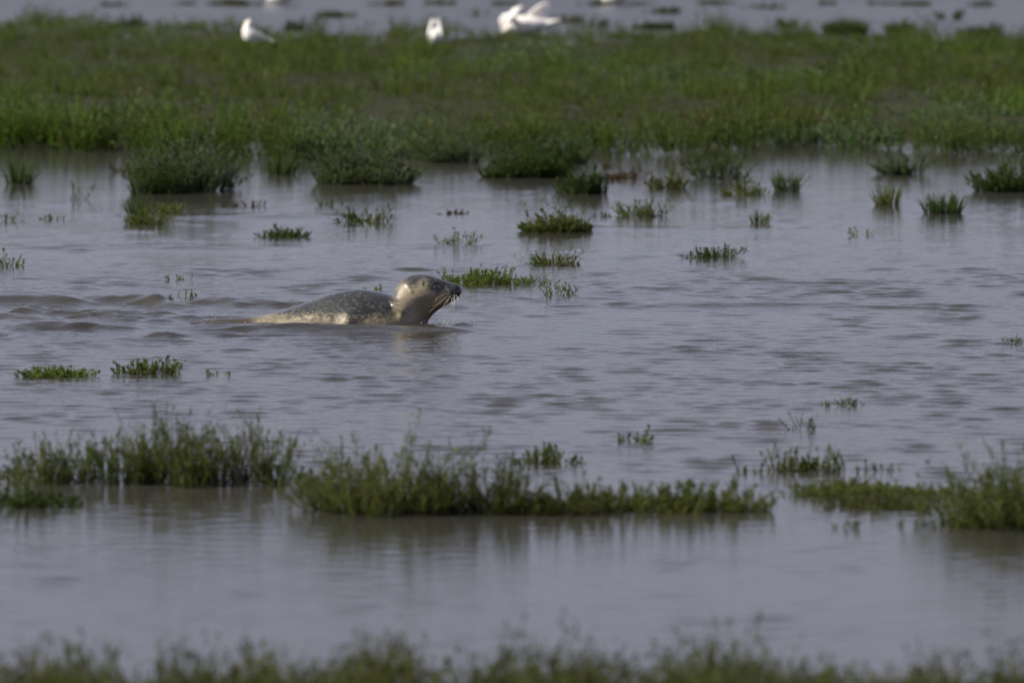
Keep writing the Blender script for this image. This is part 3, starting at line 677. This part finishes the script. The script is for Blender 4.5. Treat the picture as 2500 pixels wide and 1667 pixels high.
    belly = mix(tt, ab.outputs['Fac'], tan_, flank)
    nd = N(tt, 'ShaderNodeMath', operation='MULTIPLY_ADD'); tt.links.new(n1, nd.inputs[0]); nd.inputs[1].default_value = -.9
    ad2 = N(tt, 'ShaderNodeMath', operation='ADD'); tt.links.new(ad.outputs['Fac'], ad2.inputs[0]); ad2.inputs[1].default_value = .45; tt.links.new(ad2.outputs[0], nd.inputs[2])
    dm = ramp(tt, nd.outputs[0], [(.22, 0), (.62, 1)])
    c = mix(tt, dm.outputs[0], belly, back)
    pm = N(tt, 'ShaderNodeMath', operation='MULTIPLY'); tt.links.new(ap.outputs['Fac'], pm.inputs[0]); pm.inputs[1].default_value = .75; pm.use_clamp = True
    c = mix(tt, pm.outputs[0], c, (.30, .26, .18)); 
    pk = N(tt, 'ShaderNodeMath', operation='MULTIPLY'); tt.links.new(ak.outputs['Fac'], pk.inputs[0]); pk.inputs[1].default_value = .5
    c = mix(tt, pk.outputs[0], c, (.25, .15, .10))
    c = mix(tt, attr(tt, 'tail').outputs['Fac'], c, (.045, .034, .022))
    c = mix(tt, an.outputs['Fac'], c, (.016, .015, .014))  # nose's own dark and the jaw's painted shade share this colour
    tt.links.new(c, bs.inputs['Base Color'])
    bs.inputs['Roughness'].default_value = .45; bs.inputs['Coat Weight'].default_value = 1.0; bs.inputs['Coat Roughness'].default_value = .035; bs.inputs['Specular IOR Level'].default_value = .25; bs.inputs['Coat IOR'].default_value = 1.36
    mp2 = N(tt, 'ShaderNodeMapping'); mp2.inputs['Scale'].default_value = (.25, 1, 1); tt.links.new(tc.outputs['Object'], mp2.inputs[0])
    bp = N(tt, 'ShaderNodeBump'); bp.inputs['Strength'].default_value = .25; bp.inputs['Distance'].default_value = .003
    tt.links.new(noise(tt, mp2.outputs[0], 240, 3), bp.inputs['Height'])
    bp2 = N(tt, 'ShaderNodeBump'); bp2.inputs['Strength'].default_value = .5; bp2.inputs['Distance'].default_value = .006
    tt.links.new(noise(tt, mp.outputs[0], 22, 3), bp2.inputs['Height']); tt.links.new(bp.outputs[0], bp2.inputs['Normal']); tt.links.new(bp2.outputs[0], bs.inputs['Normal'])
    ox = spt(860, 785)[0]
    root = empty('seal', (ox, SEAL_D, 0), 'spotted grey and tan seal resting in shallow water, head raised to the right', 'seal')
    v[:, 0] -= ox
    fl = np.clip(body * (1 - .35 * sstep(880, 960, PX)) * sstep(-.15, .45, zrel) + .35 * (1 - body) * sstep(1040, 985, PX), 0, 1)
    tail = sstep(640, 600, PX)
    mesh_np('body', v, q, m, root, smooth=True, tris=caps, attrs={'dorsal': dark.ravel(), 'nose': nose.ravel(), 'pale': np.clip(pale, 0, 1).ravel(), 'pink': pink.ravel(), 'flank': fl.ravel(), 'tail': tail.ravel()})
    # surface lookup on either side
    F = np.stack([PX.ravel(), PY.ravel()], 1); near = (sn[None] * np.ones_like(x)).ravel() < -.15
    def surf(px, py, sgn=-1, out=0.):
        k = np.where(near)[0]; i = k[np.argmin((F[k, 0] - px) ** 2 + (F[k, 1] - py) ** 2)]
        X, Z = spt(px, py); return Vector((X - ox, sgn * (abs(v[i, 1]) + out), Z))
    dk = mat_plain('wet_dark_skin', (.010, .009, .009), .12, .2, 60, .6)
    def blob(name, pos, rx, ry, rz, rot, mat):
        nu, nv = 20, 12; vv, qq = [], []
        for j in range(nv + 1):
            th = math.pi * j / nv
            for i in range(nu):
                a_ = 2 * math.pi * i / nu; p = (rx * math.sin(th) * math.cos(a_), ry * math.cos(th), rz * math.sin(th) * math.sin(a_))
                vv.append((pos[0] + p[0] * math.cos(rot) - p[2] * math.sin(rot), pos[1] + p[1], pos[2] + p[0] * math.sin(rot) + p[2] * math.cos(rot)))
        for j in range(nv):
            for i in range(nu): qq.append((j * nu + i, j * nu + (i + 1) % nu, (j + 1) * nu + (i + 1) % nu, (j + 1) * nu + i))
        return mesh_np(name, vv, qq, mat, root, smooth=True)
    for sgn in (-1, 1):
        blob('eye', surf(1067, 690.6, sgn, -.004), .0150, .0080, .0050, -.10, dk)
        blob('ear_opening', surf(1034.2, 690, sgn, -.003), .0064, .0052, .0098, -.15, dk)
        blob('nostril', surf(1120, 701, sgn, -.004), .0035, .005, .0065, .5, dk)
    wm = mat_plain('whisker', (.44, .40, .30), .3, .15, 80)
    def tube(name, pts, r0, r1, mat, par):
        P_ = catmull(np.array(pts), np.linspace(0, len(pts) - 1, 12)); vv, qq = [], []
        for i, p in enumerate(P_):
            d = P_[min(i + 1, 11)] - P_[max(i - 1, 0)]; d /= np.linalg.norm(d)
            u = np.cross(d, (0.3, 1, .2)); u /= np.linalg.norm(u); w_ = np.cross(d, u); r = r0 + (r1 - r0) * i / 11
            for k in range(5):
                a_ = 2 * math.pi * k / 5; vv.append(p + r * (u * math.cos(a_) + w_ * math.sin(a_)))
        for i in range(11):
            for k in range(5): qq.append((i * 5 + k, i * 5 + (k + 1) % 5, (i + 1) * 5 + (k + 1) % 5, (i + 1) * 5 + k))
        return mesh_np(name, vv, qq, mat, par, smooth=True)
    W = [((1100, 714), (1078, 730), (1056, 744)), ((1096, 716), (1073, 737), (1046, 758)), ((1102, 715), (1085, 742), (1056, 766)), ((1098, 720), (1086, 738), (1070, 758)),
         ((1101, 718), (1090, 741), (1074, 752)), ((1104, 718), (1102, 732), (1101, 740)), ((1109, 714), (1110, 728), (1109, 741)), ((1112, 715), (1118, 728), (1117, 748)),
         ((1106, 716), (1104, 742), (1082, 767)), ((1111, 717), (1112, 748), (1099, 757)), ((1098, 712), (1070, 722), (1062, 733)), ((1107, 717), (1108, 745), (1090, 762))]
    for a_, b_, c_ in W:
        p0 = surf(*a_, -1, -.001); k = .02
        p1 = Vector((spt(*b_)[0] - ox, p0.y - .030, spt(*b_)[1])); p2 = Vector((spt(*c_)[0] - ox, p0.y - .045, spt(*c_)[1]))
        tube('whisker', [tuple(p0), tuple(p1), tuple(p2)], .0010, .0005, wm, root)
    for a_, b_, c_ in [((1112, 712), (1128, 722), (1138, 733)), ((1114, 714), (1126, 732), (1128, 750)), ((1116, 713), (1130, 718), (1141, 724)), ((1110, 716), (1122, 740), (1122, 757)), ((1108, 716), (1116, 745), (1108, 766)), ((1112, 715), (1124, 730), (1132, 742))]:
        p0 = surf(*a_, 1, -.001)
        p1 = Vector((spt(*b_)[0] - ox, p0.y + .02, spt(*b_)[1])); p2 = Vector((spt(*c_)[0] - ox, p0.y + .03, spt(*c_)[1]))
        tube('whisker', [tuple(p0), tuple(p1), tuple(p2)], .0009, .0004, wm, root)
    for a_, b_, c_ in [((1049, 673), (1053, 668), (1057, 665)), ((1051, 673), (1054, 669), (1055, 665))]:
        p0 = surf(*a_, -1, -.02); P3 = [(spt(*k)[0] - ox, p0.y, spt(*k)[1]) for k in (a_, b_, c_)]
        tube('brow_whisker', P3, .0005, .0003, dk, root)
    # hind flippers just breaking the surface
    for sgn, dx in ((-1, 0), (1, 10)):
        st = [(520 + dx, 793, .050, .016), (500 + dx, 791, .052, .012), (482 + dx, 788.6, .056, .008), (466 + dx, 787.6, .060, .005), (454 + dx, 789.5, .050, .002)]
        vv, qq = [], []
        for i, (px, py, hwid, th) in enumerate(st):
            X, Z = spt(px, py)
            for k in range(16):
                a_ = 2 * math.pi * k / 16; vv.append((X - ox, sgn * .06 + hwid * math.cos(a_), Z + th * math.sin(a_) + (.004 * math.sin(a_ * 5) if i > 1 else 0)))
        for i in range(len(st) - 1):
            for k in range(16): qq.append((i * 16 + k, i * 16 + (k + 1) % 16, (i + 1) * 16 + (k + 1) % 16, (i + 1) * 16 + k))
        mesh_np('hind_flipper', vv, qq, mat_plain('flipper_skin', (.03, .028, .026), .3, .2, 40, .4), root, smooth=True)
build_seal()

# ------------------------------------------------------------------ white birds behind the bank
M_WHITE = mat_plain('white_plumage', (.72, .71, .69), .7, .06, 25)
M_GREYF = mat_plain('pale_grey_plumage', (.50, .51, .54), .7, .08, 25)
M_BEAK = mat_plain('beak', (.45, .28, .05), .4)
M_DARK = mat_plain('dark_eye', (.01, .01, .01), .2)
def loft(name, st, mat, parent, nc=20):
    """st: (x, z, y, half width, half height, tilt)"""
    S = catmull(np.array(st, float), np.linspace(0, len(st) - 1, len(st) * 5)); vv, qq = [], []
    for (x, z, y, w, h, tl) in S:
        w, h = max(w, .001), max(h, .001)
        for k in range(nc):
            a = 2 * math.pi * k / nc; u = h * math.cos(a)
            vv.append((x - u * math.sin(tl), y + w * math.sin(a), z + u * math.cos(tl)))
    n = len(S)
    for i in range(n - 1):
        for k in range(nc): qq.append((i * nc + k, i * nc + (k + 1) % nc, (i + 1) * nc + (k + 1) % nc, (i + 1) * nc + k))
    tr = [(0, (k + 1), k) for k in range(1, nc - 1)] + [((n - 1) * nc, (n - 1) * nc + k, (n - 1) * nc + k + 1) for k in range(1, nc - 1)]
    return mesh_np(name, vv, qq, mat, parent, smooth=True, tris=tr)
def wing(parent, base, tip, chord, up, mat, nf=9):
    """a spread wing: overlapping feathers fanned from the arm, each a long thin blade with thickness; joined into one part"""
    b, t = np.array(base, float), np.array(tip, float); vv, qq = [], []
    for i in range(nf):
        f = i / (nf - 1); root = b + (t - b) * f * .75
        d = (t - b) * (.45 + .2 * f) / 1.0 + np.array(up) * chord * (1 - f * .6); L = np.linalg.norm(d); d = d / L
        s = np.cross(d, (0, 1, 0.15)); s /= np.linalg.norm(s); wd = chord * .22; o = len(vv); th = .004
        for q, wk in ((0, .6), (.35, 1), (.75, .85), (1, .15)):
            p = root + d * L * q + np.array((0, -.004 * i, 0))
            for sx, sy in ((-1, -1), (1, -1), (1, 1), (-1, 1)): vv.append(p + s * wd * wk * sx * .5 + np.array((0, th * sy, 0)))
        for r_ in range(3):
            for k in range(4): qq.append((o + r_ * 4 + k, o + r_ * 4 + (k + 1) % 4, o + r_ * 4 + 4 + (k + 1) % 4, o + r_ * 4 + 4 + k))
        qq += [(o, o + 3, o + 2, o + 1), (o + 12, o + 13, o + 14, o + 15)]
    return mesh_np('wing', vv, qq, mat, parent)
def small_bits(root, head, beak, eye_r=.006, bl=.05):
    loft('beak', [(*head[:2], head[2], .010, .010, 0), (head[0] + (beak[0] - head[0]) * .6, head[1] + (beak[1] - head[1]) * .6, head[2], .008, .009, 0), (*beak[:2], head[2], .002, .003, 0)], M_BEAK, root, 10)
    for s in (-1, 1): loft('eye', [(head[0] + .012, head[1] + .012, head[2] + s * .028, .001, .001, 0), (head[0] + .018, head[1] + .012, head[2] + s * .028, .006, .006, 0), (head[0] + .024, head[1] + .012, head[2] + s * .028, .001, .001, 0)], M_DARK, root, 8)
def bird_at(px, py, z, label):
    x, d = gpt(px, py); return empty('white_bird', (x, d, z), label, 'bird', 'white birds behind the far bank')
# upright bird at left: bright breast towards the sun, grey folded wing to the right
r = bird_at(612, 150, .10, 'upright white bird with grey folded wing, leftmost on the far bank')
loft('body', [(.17, .105, 0, .012, .012, -.2), (.10, .115, 0, .045, .045, -.2), (.045, .125, 0, .065, .066, -.3), (-.005, .145, 0, .075, .074, -.7), (-.03, .19, 0, .064, .058, -1.2), (-.025, .235, 0, .044, .042, -1.6), (-.012, .27, 0, .036, .035, -1.9), (.0, .298, 0, .010, .010, -1.9)], M_WHITE, r)
for s in (-1, 1): loft('wing', [(.02, .20, s * .055, .006, .01, .9), (.05, .17, s * .07, .016, .045, .9), (.10, .14, s * .06, .015, .04, .9), (.16, .12, s * .03, .008, .02, .9), (.20, .105, s * .015, .003, .006, .9)], M_GREYF, r)
loft('tail', [(.14, .11, 0, .03, .012, 0), (.20, .09, 0, .035, .008, 0), (.24, .08, 0, .03, .003, 0)], M_WHITE, r)
small_bits(r, (-.03, .275, 0), (-.075, .262))
r.scale = (.86, .86, .86)
for s in (-1, 1): loft('leg', [(.02, .10, s * .025, .006, .006, 0), (.022, .05, s * .025, .005, .005, 1.5), (.02, -.14, s * .025, .005, .005, 1.5)], M_BEAK, r, 8)
# narrow bird at centre seen end on
r = bird_at(1063, 150, .13, 'narrow white bird seen end on, half hidden at the far bank')
loft('body', [(0, .0, 0, .02, .012, 1.57), (0, .03, 0, .08, .045, 1.57), (0, .08, 0, .11, .058, 1.57), (0, .13, 0, .08, .052, 1.57), (0, .165, .03, .045, .034, 1.57), (0, .195, .04, .036, .028, 1.57), (0, .218, .04, .008, .008, 1.57)], M_WHITE, r)
for s in (-1, 1): loft('wing', [(s * .045, .05, -.03, .05, .012, 1.57), (s * .05, .10, -.02, .07, .016, 1.57), (s * .042, .16, -.01, .05, .014, 1.57), (s * .026, .235, 0, .012, .005, 1.57)], M_WHITE, r)
loft('tail', [(.05, .05, -.02, .02, .012, 0), (.11, .055, -.01, .03, .008, 0), (.16, .05, 0, .02, .004, 0)], M_GREYF, r)
small_bits(r, (.0, .19, .12), (-.05, .185))
# large bird raising its wings
r = bird_at(1285, 84, 0, 'large white bird preening with both wings half raised, centre of far bank')
loft('body', [(-.21, .03, 0, .02, .03, 0), (-.17, .06, 0, .08, .07, 0), (-.08, .07, 0, .11, .085, 0), (.04, .07, 0, .11, .08, 0), (.14, .08, 0, .07, .05, 0), (.22, .10, 0, .02, .02, 0)], M_WHITE, r)
loft('neck', [(-.17, .07, -.03, .035, .035, 2.2), (-.20, .11, -.03, .028, .028, 1.57), (-.17, .15, -.05, .026, .026, .4), (-.12, .13, -.09, .032, .03, -.5), (-.08, .10, -.11, .012, .012, -.6)], M_WHITE, r)
wing(r, (-.21, -.12, .06), (-.10, -.13, .16), .12, (.5, 0, 1.0), M_WHITE, 12)
wing(r, (-.02, .08, .12), (.08, .12, .22), .17, (1.0, 0, .15), M_WHITE, 11)
r.scale = (1.1, 1.1, 1.1)
loft('tail', [(.17, .09, 0, .06, .02, .2), (.24, .11, 0, .06, .012, .2), (.29, .12, 0, .03, .004, .2)], M_WHITE, r)
small_bits(r, (-.085, .105, -.11), (-.04, .08))
# two birds cut by the top edge
for px, lab in ((690, 'white bird cut by the top edge, left of centre'), (1508, 'white bird cut by the top edge, right of the wing-raising bird')):
    r = bird_at(px, 8, 0, lab)
    loft('body', [(-.16, .06, 0, .02, .03, 0), (-.12, .055, 0, .06, .06, 0), (-.02, .06, 0, .085, .075, 0), (.08, .075, 0, .06, .05, 0), (.18, .10, 0, .015, .012, 0)], M_WHITE, r)
    loft('neck', [(-.12, .08, 0, .04, .04, 2.1), (-.15, .13, 0, .03, .032, 1.7), (-.155, .18, 0, .034, .034, 1.55), (-.15, .22, 0, .010, .010, 1.5)], M_WHITE, r)
    for s in (-1, 1): loft('wing', [(-.07, .09, s * .07, .008, .02, .1), (.0, .10, s * .08, .016, .05, .1), (.10, .10, s * .06, .012, .03, .1), (.22, .12, s * .02, .003, .006, .1)], M_GREYF, r)
    small_bits(r, (-.175, .185, 0), (-.225, .175))


# ------------------------------------------------------------------ spray thrown up at the seal's chest and tail
def build_spray():
    rng = np.random.RandomState(5); V, Q, off = [], [], 0
    ph, th = np.meshgrid(np.linspace(0, 2 * math.pi, 7)[:-1], np.linspace(0, math.pi, 5))
    ball = np.stack([np.sin(th) * np.cos(ph), np.sin(th) * np.sin(ph), np.cos(th)], -1).reshape(-1, 3)
    qb = np.array([(j * 6 + i, j * 6 + (i + 1) % 6, (j + 1) * 6 + (i + 1) % 6, (j + 1) * 6 + i) for j in range(4) for i in range(6)])
    for cx, cy, sx, sy, n in ((1085, 792, 30, 3.5, 30), (560, 789, 40, 3, 14), (725, 795, 25, 1.2, 16)):
        for k in range(n):
            x, d = gpt(rng.normal(cx, sx), rng.normal(cy, sy))
            V.append(ball * rng.uniform(.0012, .0030) + np.array([x, d, rng.uniform(.002, .022)])); Q.append(qb + off); off += len(ball)
    m, t, b = new_mat('spray_water'); b.inputs['Base Color'].default_value = (.5, .48, .42, 1); b.inputs['Roughness'].default_value = .08; b.inputs['IOR'].default_value = 1.33
    tag(mesh_np('water_spray', np.concatenate(V), np.concatenate(Q), m, smooth=True), 'tiny drops of spray along the seal waterline', 'spray', kind='stuff')
build_spray()
